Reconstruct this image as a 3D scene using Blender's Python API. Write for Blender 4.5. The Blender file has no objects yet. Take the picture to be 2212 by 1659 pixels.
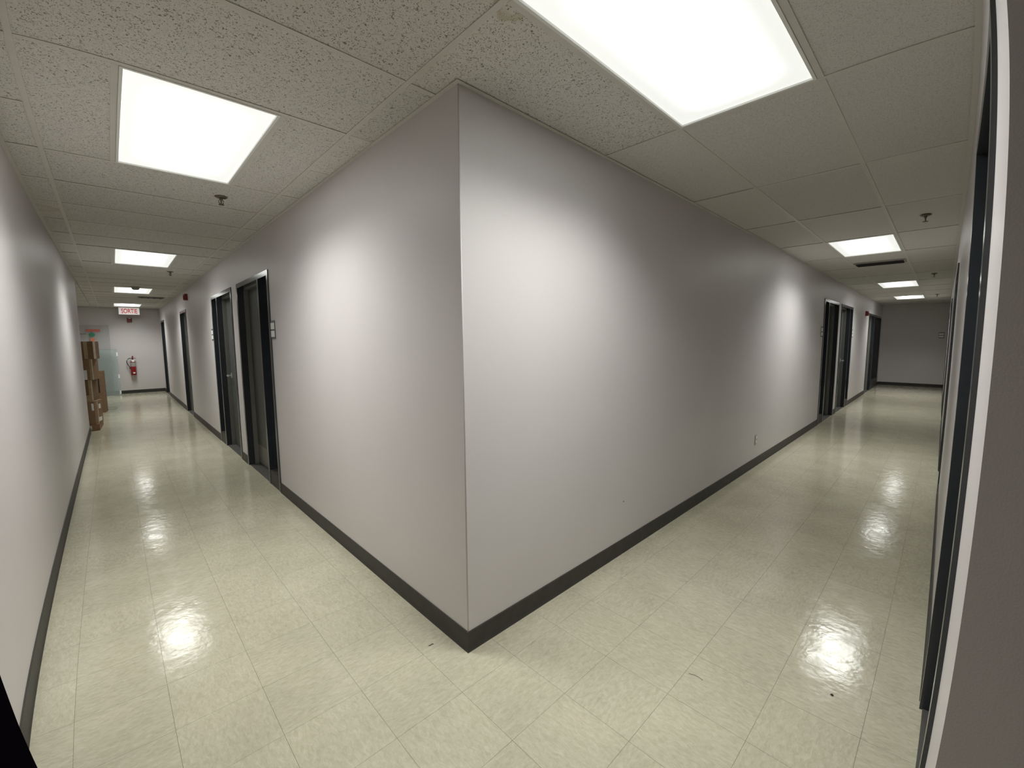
import bpy, bmesh, math, random
from mathutils import Matrix, Vector

random.seed(7)
scene = bpy.context.scene
col = scene.collection

# ------------------------------------------------------------------ camera
# wide phone lens: slight barrel bend, modelled as a lens polynomial
cam_data = bpy.data.cameras.new('camera')
cam = bpy.data.objects.new('camera', cam_data)
col.objects.link(cam)
scene.camera = cam
right = Vector((0.7218247845852324, -0.6920400865431539, -0.0070355508545653245))
up = Vector((0.07502663075979231, 0.06814165899475078, 0.9948506013398579))
fwd = Vector((0.6879970821415718, 0.718635674682789, -0.10110777436921424))
CAM = Vector((-1.13380187, -1.49813973, 1.47289205))
m = Matrix.Identity(4)
for i in range(3):
    m[i][0], m[i][1], m[i][2], m[i][3] = right[i], up[i], -fwd[i], CAM[i]
cam.matrix_world = m
cam_data.type = 'PANO'
cam_data.sensor_fit = 'HORIZONTAL'
cam_data.sensor_width = 36.0
cam_data.clip_start = 0.01
cam_data.clip_end = 100
q = 2.212 / 36.0
K = [1000 / 893.3621621346579, -0.1064514020997243, -0.29787900960908703, 0.12995351919502396]
lens = cam_data if hasattr(cam_data, 'fisheye_polynomial_k1') else cam_data.cycles
lens.panorama_type = 'FISHEYE_LENS_POLYNOMIAL'
lens.fisheye_fov = math.radians(170)
lens.fisheye_polynomial_k0 = 0.0
lens.fisheye_polynomial_k1 = -K[0] * q
lens.fisheye_polynomial_k2 = -K[1] * q ** 2
lens.fisheye_polynomial_k3 = -K[2] * q ** 3
lens.fisheye_polynomial_k4 = -K[3] * q ** 4

# ------------------------------------------------------------------ world, exposure
world = bpy.data.worlds.new('world')
scene.world = world
world.use_nodes = True
world.node_tree.nodes['Background'].inputs[0].default_value = (0, 0, 0, 1)
vs = scene.view_settings
vs.view_transform = 'Standard'
vs.look = 'None'
vs.gamma = 1.0
vs.use_curve_mapping = False
vs.exposure = 0.2
LAMP = 6.2           # radiance of the brightest part of a fluorescent lens
LAMP_W = 20.0        # light each lens sends downwards, watts
LAMP_SPREAD = math.radians(130)
LAMP_COL = (0.985, 1.0, 0.955)
cy = scene.cycles
cy.max_bounces = 6
cy.diffuse_bounces = 5
cy.glossy_bounces = 3
cy.transmission_bounces = 3
cy.transparent_max_bounces = 6
cy.caustics_reflective = False
cy.caustics_refractive = False
cy.adaptive_threshold = 0.1

# ------------------------------------------------------------------ dimensions (metres)
H = 2.552            # ceiling
WL = -1.536          # left corridor, left wall
WR = -1.556          # right corridor, right wall
XE = -0.143          # corner of the right wall beside the camera
LL = 15.503          # end wall of the left corridor
LR = 16.833          # end wall of the right corridor
YE = 8.36            # far end of the left wall, side passage beyond
XA = -3.0            # depth of the side passage
YS = -6.5            # back of the passage behind the camera
GX, GY, CX_, CY_ = -0.1529, 0.1485, 1.2192, 0.6096     # ceiling grid
FX, FY, FT = -0.1693, -0.1741, 0.3048                  # floor tile grid
TH = 0.145           # wall thickness
LID = H + 0.16
BASE_H = 0.1
# open plan area, as separate rectangles
REG = [(WL, 0.0, 0.0, LL), (WL, LR, WR, 0.0), (WL, XE, YS, WR), (XA, WL, YE, LL)]


# ------------------------------------------------------------------ material helpers
def new_mat(name):
    mt = bpy.data.materials.new(name)
    mt.use_nodes = True
    nt = mt.node_tree
    b = nt.nodes['Principled BSDF']
    return mt, nt, b


def N(nt, kind, **kw):
    n = nt.nodes.new(kind)
    for k, v in kw.items():
        setattr(n, k, v)
    return n


def ramp(nt, stops, interp='LINEAR'):
    r = N(nt, 'ShaderNodeValToRGB')
    r.color_ramp.interpolation = interp
    e = r.color_ramp.elements
    e[0].position, e[0].color = stops[0][0], stops[0][1]
    e[1].position, e[1].color = stops[1][0], stops[1][1]
    for p, c in stops[2:]:
        x = e.new(p)
        x.color = c
    return r


def g(v):
    return (v, v, v, 1)


def simple(name, colour, rough=0.5, metal=0.0, spec=0.5, noise=0.06, scale=14.0, bump=0.0, bscale=120.0, coat=0.0):
    mt, nt, b = new_mat(name)
    tc = N(nt, 'ShaderNodeTexCoord')
    nz = N(nt, 'ShaderNodeTexNoise')
    nz.inputs['Scale'].default_value = scale
    nz.inputs['Detail'].default_value = 4
    nt.links.new(tc.outputs['Object'], nz.inputs['Vector'])
    lo = tuple(max(0, c * (1 - noise)) for c in colour) + (1,)
    hi = tuple(min(1, c * (1 + noise)) for c in colour) + (1,)
    r = ramp(nt, [(0.3, lo), (0.7, hi)])
    nt.links.new(nz.outputs['Fac'], r.inputs['Fac'])
    nt.links.new(r.outputs['Color'], b.inputs['Base Color'])
    b.inputs['Roughness'].default_value = rough
    b.inputs['Metallic'].default_value = metal
    b.inputs['Specular IOR Level'].default_value = spec
    b.inputs['Coat Weight'].default_value = coat
    if bump:
        n2 = N(nt, 'ShaderNodeTexNoise')
        n2.inputs['Scale'].default_value = bscale
        n2.inputs['Detail'].default_value = 3
        nt.links.new(tc.outputs['Object'], n2.inputs['Vector'])
        bp = N(nt, 'ShaderNodeBump')
        bp.inputs['Strength'].default_value = bump
        bp.inputs['Distance'].default_value = 0.002
        nt.links.new(n2.outputs['Fac'], bp.inputs['Height'])
        nt.links.new(bp.outputs['Normal'], b.inputs['Normal'])
    return mt


def wall_paint():
    mt, nt, b = new_mat('wall_paint')
    geo = N(nt, 'ShaderNodeNewGeometry')
    nz = N(nt, 'ShaderNodeTexNoise')
    nz.inputs['Scale'].default_value = 1.3
    nz.inputs['Detail'].default_value = 2
    nt.links.new(geo.outputs['Position'], nz.inputs['Vector'])
    r = ramp(nt, [(0.3, (0.575, 0.545, 0.547, 1)), (0.7, (0.60, 0.57, 0.572, 1))])
    nt.links.new(nz.outputs['Fac'], r.inputs['Fac'])
    nt.links.new(r.outputs['Color'], b.inputs['Base Color'])
    b.inputs['Roughness'].default_value = 0.44
    b.inputs['Specular IOR Level'].default_value = 0.5
    n2 = N(nt, 'ShaderNodeTexNoise')
    n2.inputs['Scale'].default_value = 260
    n2.inputs['Detail'].default_value = 1
    nt.links.new(geo.outputs['Position'], n2.inputs['Vector'])
    bp = N(nt, 'ShaderNodeBump')
    bp.inputs['Strength'].default_value = 0.35
    bp.inputs['Distance'].default_value = 0.0012
    nt.links.new(n2.outputs['Fac'], bp.inputs['Height'])
    nt.links.new(bp.outputs['Normal'], b.inputs['Normal'])
    return mt


def tile_seed(nt):
    """world position shifted by a per-tile random amount, and that random number"""
    geo = N(nt, 'ShaderNodeNewGeometry')
    oi = N(nt, 'ShaderNodeObjectInfo')
    add = N(nt, 'ShaderNodeMath', operation='ADD')
    nt.links.new(geo.outputs['Random Per Island'], add.inputs[0])
    nt.links.new(oi.outputs['Random'], add.inputs[1])
    fr = N(nt, 'ShaderNodeMath', operation='FRACT')
    nt.links.new(add.outputs[0], fr.inputs[0])
    mul = N(nt, 'ShaderNodeMath', operation='MULTIPLY')
    mul.inputs[1].default_value = 37.0
    nt.links.new(fr.outputs[0], mul.inputs[0])
    va = N(nt, 'ShaderNodeVectorMath', operation='ADD')
    nt.links.new(geo.outputs['Position'], va.inputs[0])
    nt.links.new(mul.outputs[0], va.inputs[1])
    return geo, fr, va


def floor_mat():
    mt, nt, b = new_mat('vinyl_tile')
    geo, rnd, pos = tile_seed(nt)
    # streak direction turns a quarter from tile to tile
    gt = N(nt, 'ShaderNodeMath', operation='GREATER_THAN')
    gt.inputs[1].default_value = 0.5
    nt.links.new(rnd.outputs[0], gt.inputs[0])
    sc1 = N(nt, 'ShaderNodeMapping')
    sc1.inputs['Scale'].default_value = (30, 75, 30)
    sc1.inputs['Rotation'].default_value = (0, 0, 0.4)
    nt.links.new(pos.outputs[0], sc1.inputs['Vector'])
    sc2 = N(nt, 'ShaderNodeMapping')
    sc2.inputs['Scale'].default_value = (75, 30, 30)
    sc2.inputs['Rotation'].default_value = (0, 0, 0.4)
    nt.links.new(pos.outputs[0], sc2.inputs['Vector'])
    mixv = N(nt, 'ShaderNodeMix', data_type='VECTOR')
    nt.links.new(gt.outputs[0], mixv.inputs['Factor'])
    nt.links.new(sc1.outputs[0], mixv.inputs[4])
    nt.links.new(sc2.outputs[0], mixv.inputs[5])
    nz = N(nt, 'ShaderNodeTexNoise')
    nz.inputs['Scale'].default_value = 1.0
    nz.inputs['Detail'].default_value = 4
    nz.inputs['Roughness'].default_value = 0.7
    nz.inputs['Distortion'].default_value = 0.6
    nt.links.new(mixv.outputs[1], nz.inputs['Vector'])
    r = ramp(nt, [(0.30, (0.40, 0.375, 0.275, 1)), (0.5, (0.462, 0.436, 0.332, 1)), (0.70, (0.525, 0.50, 0.392, 1))])
    nt.links.new(nz.outputs['Fac'], r.inputs['Fac'])
    # tile-to-tile tone and large old wax mottling
    big = N(nt, 'ShaderNodeTexNoise')
    big.inputs['Scale'].default_value = 3.2
    big.inputs['Detail'].default_value = 2
    nt.links.new(geo.outputs['Position'], big.inputs['Vector'])
    t1 = N(nt, 'ShaderNodeMapRange')
    t1.inputs['To Min'].default_value = 0.98
    t1.inputs['To Max'].default_value = 1.02
    nt.links.new(rnd.outputs[0], t1.inputs['Value'])
    t2 = N(nt, 'ShaderNodeMapRange')
    t2.inputs['From Min'].default_value = 0.3
    t2.inputs['From Max'].default_value = 0.7
    t2.inputs['To Min'].default_value = 0.94
    t2.inputs['To Max'].default_value = 1.05
    nt.links.new(big.outputs['Fac'], t2.inputs['Value'])
    mm = N(nt, 'ShaderNodeMath', operation='MULTIPLY')
    nt.links.new(t1.outputs[0], mm.inputs[0])
    nt.links.new(t2.outputs[0], mm.inputs[1])
    vm = N(nt, 'ShaderNodeVectorMath', operation='SCALE')
    nt.links.new(r.outputs['Color'], vm.inputs[0])
    nt.links.new(mm.outputs[0], vm.inputs['Scale'])
    nt.links.new(vm.outputs[0], b.inputs['Base Color'])
    # wax: low roughness with scuffs, rippled surface
    sc = N(nt, 'ShaderNodeTexNoise')
    sc.inputs['Scale'].default_value = 9
    sc.inputs['Detail'].default_value = 3
    nt.links.new(geo.outputs['Position'], sc.inputs['Vector'])
    rr = N(nt, 'ShaderNodeMapRange')
    rr.inputs['From Min'].default_value = 0.3
    rr.inputs['From Max'].default_value = 0.7
    rr.inputs['To Min'].default_value = 0.07
    rr.inputs['To Max'].default_value = 0.19
    nt.links.new(sc.outputs['Fac'], rr.inputs['Value'])
    nt.links.new(rr.outputs[0], b.inputs['Roughness'])
    b.inputs['Specular IOR Level'].default_value = 0.42
    w1 = N(nt, 'ShaderNodeTexNoise')
    w1.inputs['Scale'].default_value = 19
    w1.inputs['Detail'].default_value = 2.5
    w1.inputs['Roughness'].default_value = 0.55
    nt.links.new(geo.outputs['Position'], w1.inputs['Vector'])
    b1 = N(nt, 'ShaderNodeBump')
    b1.inputs['Strength'].default_value = 0.6
    b1.inputs['Distance'].default_value = 0.0016
    nt.links.new(w1.outputs['Fac'], b1.inputs['Height'])
    nt.links.new(b1.outputs['Normal'], b.inputs['Normal'])
    return mt


def ceiling_tile_mat(name, scale, pit_col):
    mt, nt, b = new_mat(name)
    geo, rnd, pos = tile_seed(nt)
    mp = N(nt, 'ShaderNodeMapping')
    mp.inputs['Scale'].default_value = (1.0, 1.0, 1.0)
    nt.links.new(pos.outputs[0], mp.inputs['Vector'])
    # worm-like fissures
    nz = N(nt, 'ShaderNodeTexNoise')
    nz.inputs['Scale'].default_value = scale
    nz.inputs['Detail'].default_value = 1.5
    nz.inputs['Roughness'].default_value = 0.6
    nz.inputs['Distortion'].default_value = 1.5
    nt.links.new(mp.outputs[0], nz.inputs['Vector'])
    pit = ramp(nt, [(0.355, g(1)), (0.405, g(0))])
    nt.links.new(nz.outputs['Fac'], pit.inputs['Fac'])
    # pin holes
    vo = N(nt, 'ShaderNodeTexVoronoi')
    vo.inputs['Scale'].default_value = 150
    nt.links.new(mp.outputs[0], vo.inputs['Vector'])
    hole = ramp(nt, [(0.10, g(1)), (0.2, g(0))])
    nt.links.new(vo.outputs['Distance'], hole.inputs['Fac'])
    mx = N(nt, 'ShaderNodeMath', operation='MAXIMUM')
    hs = N(nt, 'ShaderNodeMath', operation='MULTIPLY')
    hs.inputs[1].default_value = 0.45
    nt.links.new(hole.outputs['Color'], hs.inputs[0])
    nt.links.new(pit.outputs['Color'], mx.inputs[0])
    nt.links.new(hs.outputs[0], mx.inputs[1])
    base = N(nt, 'ShaderNodeMix', data_type='RGBA')
    base.inputs[6].default_value = (0.665, 0.655, 0.615, 1)
    base.inputs[7].default_value = pit_col
    nt.links.new(mx.outputs[0], base.inputs['Factor'])
    t1 = N(nt, 'ShaderNodeMapRange')
    t1.inputs['To Min'].default_value = 0.95
    t1.inputs['To Max'].default_value = 1.04
    nt.links.new(rnd.outputs[0], t1.inputs['Value'])
    vm = N(nt, 'ShaderNodeVectorMath', operation='SCALE')
    nt.links.new(base.outputs[2], vm.inputs[0])
    nt.links.new(t1.outputs[0], vm.inputs['Scale'])
    prev = vm.outputs[0]
    # two old water stains: brown rings with a ragged edge
    wob = N(nt, 'ShaderNodeTexNoise')
    wob.inputs['Scale'].default_value = 22
    wob.inputs['Detail'].default_value = 4
    nt.links.new(geo.outputs['Position'], wob.inputs['Vector'])
    for cx, cy, rad, amt in ((-0.115, -0.445, 0.062, 0.75), (-1.50, 3.47, 0.10, 0.5)):
        d = N(nt, 'ShaderNodeVectorMath', operation='DISTANCE')
        d.inputs[1].default_value = (cx, cy, H)
        nt.links.new(geo.outputs['Position'], d.inputs[0])
        ma = N(nt, 'ShaderNodeMath', operation='MULTIPLY_ADD')
        ma.inputs[1].default_value = 0.04
        nt.links.new(wob.outputs['Fac'], ma.inputs[0])
        nt.links.new(d.outputs['Value'], ma.inputs[2])
        rg = ramp(nt, [(rad * 0.55, g(0.15)), (rad * 1.25, g(1)), (rad * 1.36, g(0))])
        nt.links.new(ma.outputs[0], rg.inputs['Fac'])
        am = N(nt, 'ShaderNodeMath', operation='MULTIPLY')
        am.inputs[1].default_value = amt
        nt.links.new(rg.outputs['Color'], am.inputs[0])
        mz = N(nt, 'ShaderNodeMix', data_type='RGBA')
        mz.inputs[7].default_value = (0.50, 0.45, 0.33, 1)
        nt.links.new(am.outputs[0], mz.inputs['Factor'])
        nt.links.new(prev, mz.inputs[6])
        prev = mz.outputs[2]
    nt.links.new(prev, b.inputs['Base Color'])
    b.inputs['Roughness'].default_value = 0.95
    b.inputs['Specular IOR Level'].default_value = 0.15
    hh = N(nt, 'ShaderNodeMath', operation='MULTIPLY')
    hh.inputs[1].default_value = -1.0
    nt.links.new(mx.outputs[0], hh.inputs[0])
    bp = N(nt, 'ShaderNodeBump')
    bp.inputs['Strength'].default_value = 0.6
    bp.inputs['Distance'].default_value = 0.002
    nt.links.new(hh.outputs[0], bp.inputs['Height'])
    nt.links.new(bp.outputs['Normal'], b.inputs['Normal'])
    return mt


def lens_mat():
    """prismatic acrylic lens lit by the tubes behind it: full over the tubes, weaker towards the rim"""
    mt, nt, b = new_mat('prismatic_lens')
    tc = N(nt, 'ShaderNodeTexCoord')
    sx = N(nt, 'ShaderNodeSeparateXYZ')
    nt.links.new(tc.outputs['Generated'], sx.inputs[0])

    def edge(out, w):
        a = N(nt, 'ShaderNodeMath', operation='SUBTRACT')
        a.inputs[1].default_value = 0.5
        nt.links.new(out, a.inputs[0])
        c = N(nt, 'ShaderNodeMath', operation='ABSOLUTE')
        nt.links.new(a.outputs[0], c.inputs[0])
        mr = N(nt, 'ShaderNodeMapRange', interpolation_type='SMOOTHSTEP')
        mr.inputs['From Min'].default_value = 0.5
        mr.inputs['From Max'].default_value = 0.5 - w
        nt.links.new(c.outputs[0], mr.inputs['Value'])
        return mr.outputs[0]
    mu = N(nt, 'ShaderNodeMath', operation='MULTIPLY')
    nt.links.new(edge(sx.outputs['X'], 0.17), mu.inputs[0])
    nt.links.new(edge(sx.outputs['Y'], 0.42), mu.inputs[1])
    pw = N(nt, 'ShaderNodeMath', operation='POWER')
    pw.inputs[1].default_value = 2.4
    nt.links.new(mu.outputs[0], pw.inputs[0])
    st = N(nt, 'ShaderNodeMapRange')
    st.inputs['To Min'].default_value = 0.62
    st.inputs['To Max'].default_value = LAMP
    nt.links.new(pw.outputs[0], st.inputs['Value'])
    b.inputs['Base Color'].default_value = (0.8, 0.82, 0.84, 1)
    b.inputs['Roughness'].default_value = 0.3
    b.inputs['Emission Color'].default_value = LAMP_COL + (1,)
    nt.links.new(st.outputs[0], b.inputs['Emission Strength'])
    return mt


def glass_mat(name, tint, trans=0.75):
    mt, nt, b = new_mat(name)
    out = nt.nodes['Material Output']
    nt.nodes.remove(b)
    tr = N(nt, 'ShaderNodeBsdfTransparent')
    tr.inputs['Color'].default_value = tint + (1,)
    di = N(nt, 'ShaderNodeBsdfDiffuse')
    di.inputs['Color'].default_value = tuple(c * 0.75 for c in tint) + (1,)
    gl = N(nt, 'ShaderNodeBsdfGlossy')
    gl.inputs['Roughness'].default_value = 0.08
    m1 = N(nt, 'ShaderNodeMixShader')
    m1.inputs[0].default_value = trans
    nt.links.new(di.outputs[0], m1.inputs[1])
    nt.links.new(tr.outputs[0], m1.inputs[2])
    m2 = N(nt, 'ShaderNodeMixShader')
    m2.inputs[0].default_value = 0.06
    nt.links.new(m1.outputs[0], m2.inputs[1])
    nt.links.new(gl.outputs[0], m2.inputs[2])
    nt.links.new(m2.outputs[0], out.inputs['Surface'])
    return mt


def cardboard(name, c):
    mt, nt, b = new_mat(name)
    tc = N(nt, 'ShaderNodeTexCoord')
    mp = N(nt, 'ShaderNodeMapping')
    mp.inputs['Scale'].default_value = (6, 6, 40)
    nt.links.new(tc.outputs['Object'], mp.inputs['Vector'])
    nz = N(nt, 'ShaderNodeTexNoise')
    nz.inputs['Scale'].default_value = 2.0
    nz.inputs['Detail'].default_value = 5
    nt.links.new(mp.outputs[0], nz.inputs['Vector'])
    r = ramp(nt, [(0.3, tuple(x * 0.85 for x in c) + (1,)), (0.7, tuple(x * 1.12 for x in c) + (1,))])
    nt.links.new(nz.outputs['Fac'], r.inputs['Fac'])
    nt.links.new(r.outputs['Color'], b.inputs['Base Color'])
    b.inputs['Roughness'].default_value = 0.8
    return mt


M = {}
M['wall'] = wall_paint()
M['floor'] = floor_mat()
M['grout'] = simple('tile_bed', (0.16, 0.145, 0.11), 0.9)
M['ctile'] = ceiling_tile_mat('fissured_fibre_tile', 118, (0.20, 0.19, 0.16, 1))
M['ctile_fine'] = ceiling_tile_mat('fine_fibre_tile', 210, (0.42, 0.41, 0.37, 1))
M['tee'] = simple('grid_enamel', (0.60, 0.59, 0.54), 0.5, noise=0.03)
M['lid'] = simple('plenum_deck', (0.08, 0.08, 0.08), 0.95)
M['base'] = simple('vinyl_cove_base', (0.043, 0.040, 0.035), 0.5, spec=0.3, noise=0.12, bump=0.2, bscale=60)
M['frame'] = simple('charcoal_frame_enamel', (0.022, 0.026, 0.031), 0.2, spec=0.85, noise=0.06)
M['stop'] = simple('grey_stop_enamel', (0.17, 0.17, 0.155), 0.35, noise=0.05)
M['door'] = simple('dark_olive_door_paint', (0.060, 0.063, 0.058), 0.42, noise=0.06)
M['thresh'] = simple('dark_threshold', (0.075, 0.072, 0.066), 0.45)
M['pane'] = simple('dark_room_glass', (0.010, 0.013, 0.015), 0.06, spec=0.6, noise=0.0)  # opaque near-black colour stands for the unlit room behind the pane
M['steel'] = simple('brushed_steel', (0.80, 0.79, 0.76), 0.32, metal=0.85, noise=0.05)
M['kick'] = simple('kick_plate_metal', (0.22, 0.21, 0.19), 0.4, metal=0.6, noise=0.1)
M['lens'] = lens_mat()
M['white'] = simple('white_enamel', (0.78, 0.78, 0.75), 0.4, noise=0.02)
M['red'] = simple('red_plastic', (0.20, 0.016, 0.010), 0.35)
M['redpaint'] = simple('red_cylinder_paint', (0.25, 0.010, 0.012), 0.25, coat=0.3)
M['black'] = simple('black_rubber', (0.014, 0.014, 0.015), 0.5)
M['dark'] = simple('near_black_fill', (0.012, 0.012, 0.011), 0.8)
M['plaque'] = simple('grey_sign_plastic', (0.09, 0.09, 0.10), 0.4)
M['paper'] = simple('white_paper', (0.80, 0.80, 0.77), 0.6, noise=0.03)
M['bronze'] = simple('dull_brass', (0.16, 0.14, 0.10), 0.4, metal=0.7)
M['vent'] = simple('vent_enamel', (0.34, 0.33, 0.29), 0.5)
M['cardA'] = cardboard('cardboard_tan', (0.25, 0.155, 0.085))
M['cardB'] = cardboard('cardboard_brown', (0.19, 0.112, 0.06))
M['tape'] = simple('packing_tape', (0.38, 0.29, 0.175), 0.22, noise=0.1)
M['wood'] = cardboard('pallet_wood', (0.22, 0.125, 0.065))
M['glassA'] = glass_mat('clear_sheet', (0.985, 0.992, 0.992), 0.90)
M['glassB'] = glass_mat('green_sheet', (0.80, 0.875, 0.865), 0.72)
M['edge'] = simple('green_glass_edge', (0.20, 0.27, 0.26), 0.2)
M['orange'] = simple('orange_label', (0.75, 0.25, 0.13), 0.5)
M['redtape'] = simple('red_label_tape', (0.62, 0.17, 0.13), 0.5, noise=0.25, scale=60)
M['green'] = simple('green_label', (0.05, 0.27, 0.16), 0.5)
M['cloth'] = simple('black_cloth', (0.0025, 0.0018, 0.003), 1.0, spec=0.0, bump=0.6, bscale=300)
M['label'] = simple('faded_label', (0.33, 0.31, 0.30), 0.4, noise=0.08, scale=40)


def sign_face_mat():
    mt, nt, b = new_mat('lit_sign_face')
    tc = N(nt, 'ShaderNodeTexCoord')
    nz = N(nt, 'ShaderNodeTexNoise')
    nz.inputs['Scale'].default_value = 8
    nt.links.new(tc.outputs['Object'], nz.inputs['Vector'])
    r = ramp(nt, [(0.3, (0.85, 0.80, 0.80, 1)), (0.7, (0.92, 0.88, 0.87, 1))])
    nt.links.new(nz.outputs['Fac'], r.inputs['Fac'])
    nt.links.new(r.outputs['Color'], b.inputs['Base Color'])
    nt.links.new(r.outputs['Color'], b.inputs['Emission Color'])
    b.inputs['Emission Strength'].default_value = 0.32
    return mt


M['signface'] = sign_face_mat()
mt, nt, b = new_mat('lit_sign_letter')
b.inputs['Base Color'].default_value = (0.50, 0.035, 0.035, 1)
b.inputs['Emission Color'].default_value = (0.8, 0.06, 0.06, 1)
b.inputs['Emission Strength'].default_value = 0.22
M['signletter'] = mt


# ------------------------------------------------------------------ geometry helpers
def add_box(bm, x0, x1, y0, y1, z0, z1, M4=None):
    x0, x1 = min(x0, x1), max(x0, x1)
    y0, y1 = min(y0, y1), max(y0, y1)
    z0, z1 = min(z0, z1), max(z0, z1)
    co = [(x0, y0, z0), (x1, y0, z0), (x1, y1, z0), (x0, y1, z0), (x0, y0, z1), (x1, y0, z1), (x1, y1, z1), (x0, y1, z1)]
    v = [bm.verts.new(M4 @ Vector(c) if M4 else c) for c in co]
    for f in ((0, 3, 2, 1), (4, 5, 6, 7), (0, 1, 5, 4), (1, 2, 6, 5), (2, 3, 7, 6), (3, 0, 4, 7)):
        bm.faces.new([v[i] for i in f])


def mesh_from(name, bm, mat, bevel=0.0, smooth=False):
    if bevel:
        bmesh.ops.bevel(bm, geom=list(bm.edges), offset=bevel, segments=2, affect='EDGES', profile=0.6)
    me = bpy.data.meshes.new(name)
    bm.to_mesh(me)
    bm.free()
    me.materials.append(mat)
    if smooth:
        for p in me.polygons:
            p.use_smooth = True
    return me


def link(name, me, parent=None, loc=None, rotz=None):
    o = bpy.data.objects.new(name, me)
    col.objects.link(o)
    if parent:
        o.parent = parent
    if loc is not None:
        o.location = loc
    if rotz is not None:
        o.rotation_euler = (0, 0, rotz)
    return o


def boxes(name, lst, mat, parent=None, loc=None, bevel=0.0, rotz=None):
    bm = bmesh.new()
    for bx in lst:
        add_box(bm, *bx)
    return link(name, mesh_from(name, bm, mat, bevel), parent, loc, rotz)


def tag(o, label, cat, group=None, kind=None):
    o['label'] = label
    if cat:
        o['category'] = cat
    if group:
        o['group'] = group
    if kind:
        o['kind'] = kind
    return o


def empty(name, loc=(0, 0, 0), rotz=0.0):
    o = bpy.data.objects.new(name, None)
    col.objects.link(o)
    o.location = loc
    o.rotation_euler = (0, 0, rotz)
    return o


def structure(o, label, cat):
    o['kind'] = 'structure'
    o['label'] = label
    o['category'] = cat
    return o


def lathe(bm, prof, seg=20, M4=None, cap=True):
    """prof: list of (radius, height) along local z"""
    rings = []
    for r, h in prof:
        ring = []
        for k in range(seg):
            a = 2 * math.pi * k / seg
            c = Vector((r * math.cos(a), r * math.sin(a), h))
            ring.append(bm.verts.new(M4 @ c if M4 else c))
        rings.append(ring)
    for a, b_ in zip(rings, rings[1:]):
        for k in range(seg):
            bm.faces.new([a[k], a[(k + 1) % seg], b_[(k + 1) % seg], b_[k]])
    if cap:
        bm.faces.new(list(reversed(rings[0])))
        bm.faces.new(rings[-1])


def tube(bm, pts, r, seg=8, close=False):
    pts = [Vector(p) for p in pts]
    rings = []
    n = len(pts)
    for i, p in enumerate(pts):
        a = pts[(i - 1) % n] if (i > 0 or close) else p
        c = pts[(i + 1) % n] if (i < n - 1 or close) else p
        d = (c - a).normalized()
        ref = Vector((0, 0, 1)) if abs(d.z) < 0.9 else Vector((1, 0, 0))
        u = d.cross(ref).normalized()
        w = d.cross(u)
        rings.append([bm.verts.new(p + (u * math.cos(2 * math.pi * k / seg) + w * math.sin(2 * math.pi * k / seg)) * r) for k in range(seg)])
    pairs = list(zip(rings, rings[1:])) + ([(rings[-1], rings[0])] if close else [])
    for a, c in pairs:
        for k in range(seg):
            bm.faces.new([a[k], a[(k + 1) % seg], c[(k + 1) % seg], c[k]])
    if not close:
        bm.faces.new(list(reversed(rings[0])))
        bm.faces.new(rings[-1])


def copy_tree(o, parent=None):
    c = o.copy()
    col.objects.link(c)
    c.parent = parent
    for ch in list(o.children):
        copy_tree(ch, c)
    return c


def clip(x0, x1, y0, y1):
    out = []
    for a, b_, c, d in REG:
        u0, u1, v0, v1 = max(x0, a), min(x1, b_), max(y0, c), min(y1, d)
        if u1 - u0 > 0.004 and v1 - v0 > 0.004:
            out.append((u0, u1, v0, v1))
    return out


# ------------------------------------------------------------------ floor
floor = boxes('floor', [(XA - 0.4, LR + 0.4, YS - 0.3, LL + 0.4, -0.12, -0.004)], M['grout'])
structure(floor, 'pale beige waxed vinyl tile floor of both corridors', 'floor')
GAP = 0.00045
full = bmesh.new()
add_box(full, GAP, FT - GAP, GAP, FT - GAP, -0.004, 0.0)
full_me = mesh_from('floor_tile', full, M['floor'])
cells = []
i0, i1 = math.floor((XA - FX) / FT), math.ceil((LR - FX) / FT)
j0, j1 = math.floor((YS - FY) / FT), math.ceil((LL - FY) / FT)
for i in range(i0, i1):
    for j in range(j0, j1):
        x0, y0 = FX + i * FT, FY + j * FT
        rs = clip(x0, x0 + FT, y0, y0 + FT)
        if not rs:
            continue
        c = Vector((x0 + FT / 2, y0 + FT / 2, 0)) - CAM
        d = c.length
        ahead = c.dot(fwd) / d
        cells.append(((d if ahead > 0.42 else d + 100), x0, y0, rs))
cells.sort(key=lambda t: t[0])
rest = bmesh.new()
for n, (d, x0, y0, rs) in enumerate(cells):
    area = sum((a[1] - a[0]) * (a[3] - a[2]) for a in rs)
    whole = area > FT * FT * 0.999
    if n < 300:
        if whole:
            link('floor_tile', full_me, floor, (x0, y0, 0))
        else:
            boxes('floor_tile', [(a[0] - x0 + (GAP if a[0] == x0 else 0), a[1] - x0 - (GAP if abs(a[1] - x0 - FT) < 1e-6 else 0),
                                  a[2] - y0 + (GAP if a[2] == y0 else 0), a[3] - y0 - (GAP if abs(a[3] - y0 - FT) < 1e-6 else 0), -0.004, 0.0) for a in rs],
                  M['floor'], floor, (x0, y0, 0))
    else:
        for a in ([(x0, x0 + FT, y0, y0 + FT)] if whole else rs):
            add_box(rest, a[0] + GAP, a[1] - GAP, a[2] + GAP, a[3] - GAP, -0.004, 0.0)
far = link('floor_tile_field', mesh_from('floor_tile_field', rest, M['floor']), floor)
far['kind'] = 'stuff'

# ------------------------------------------------------------------ walls with openings
FH = 2.163           # outside height of door frames


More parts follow.
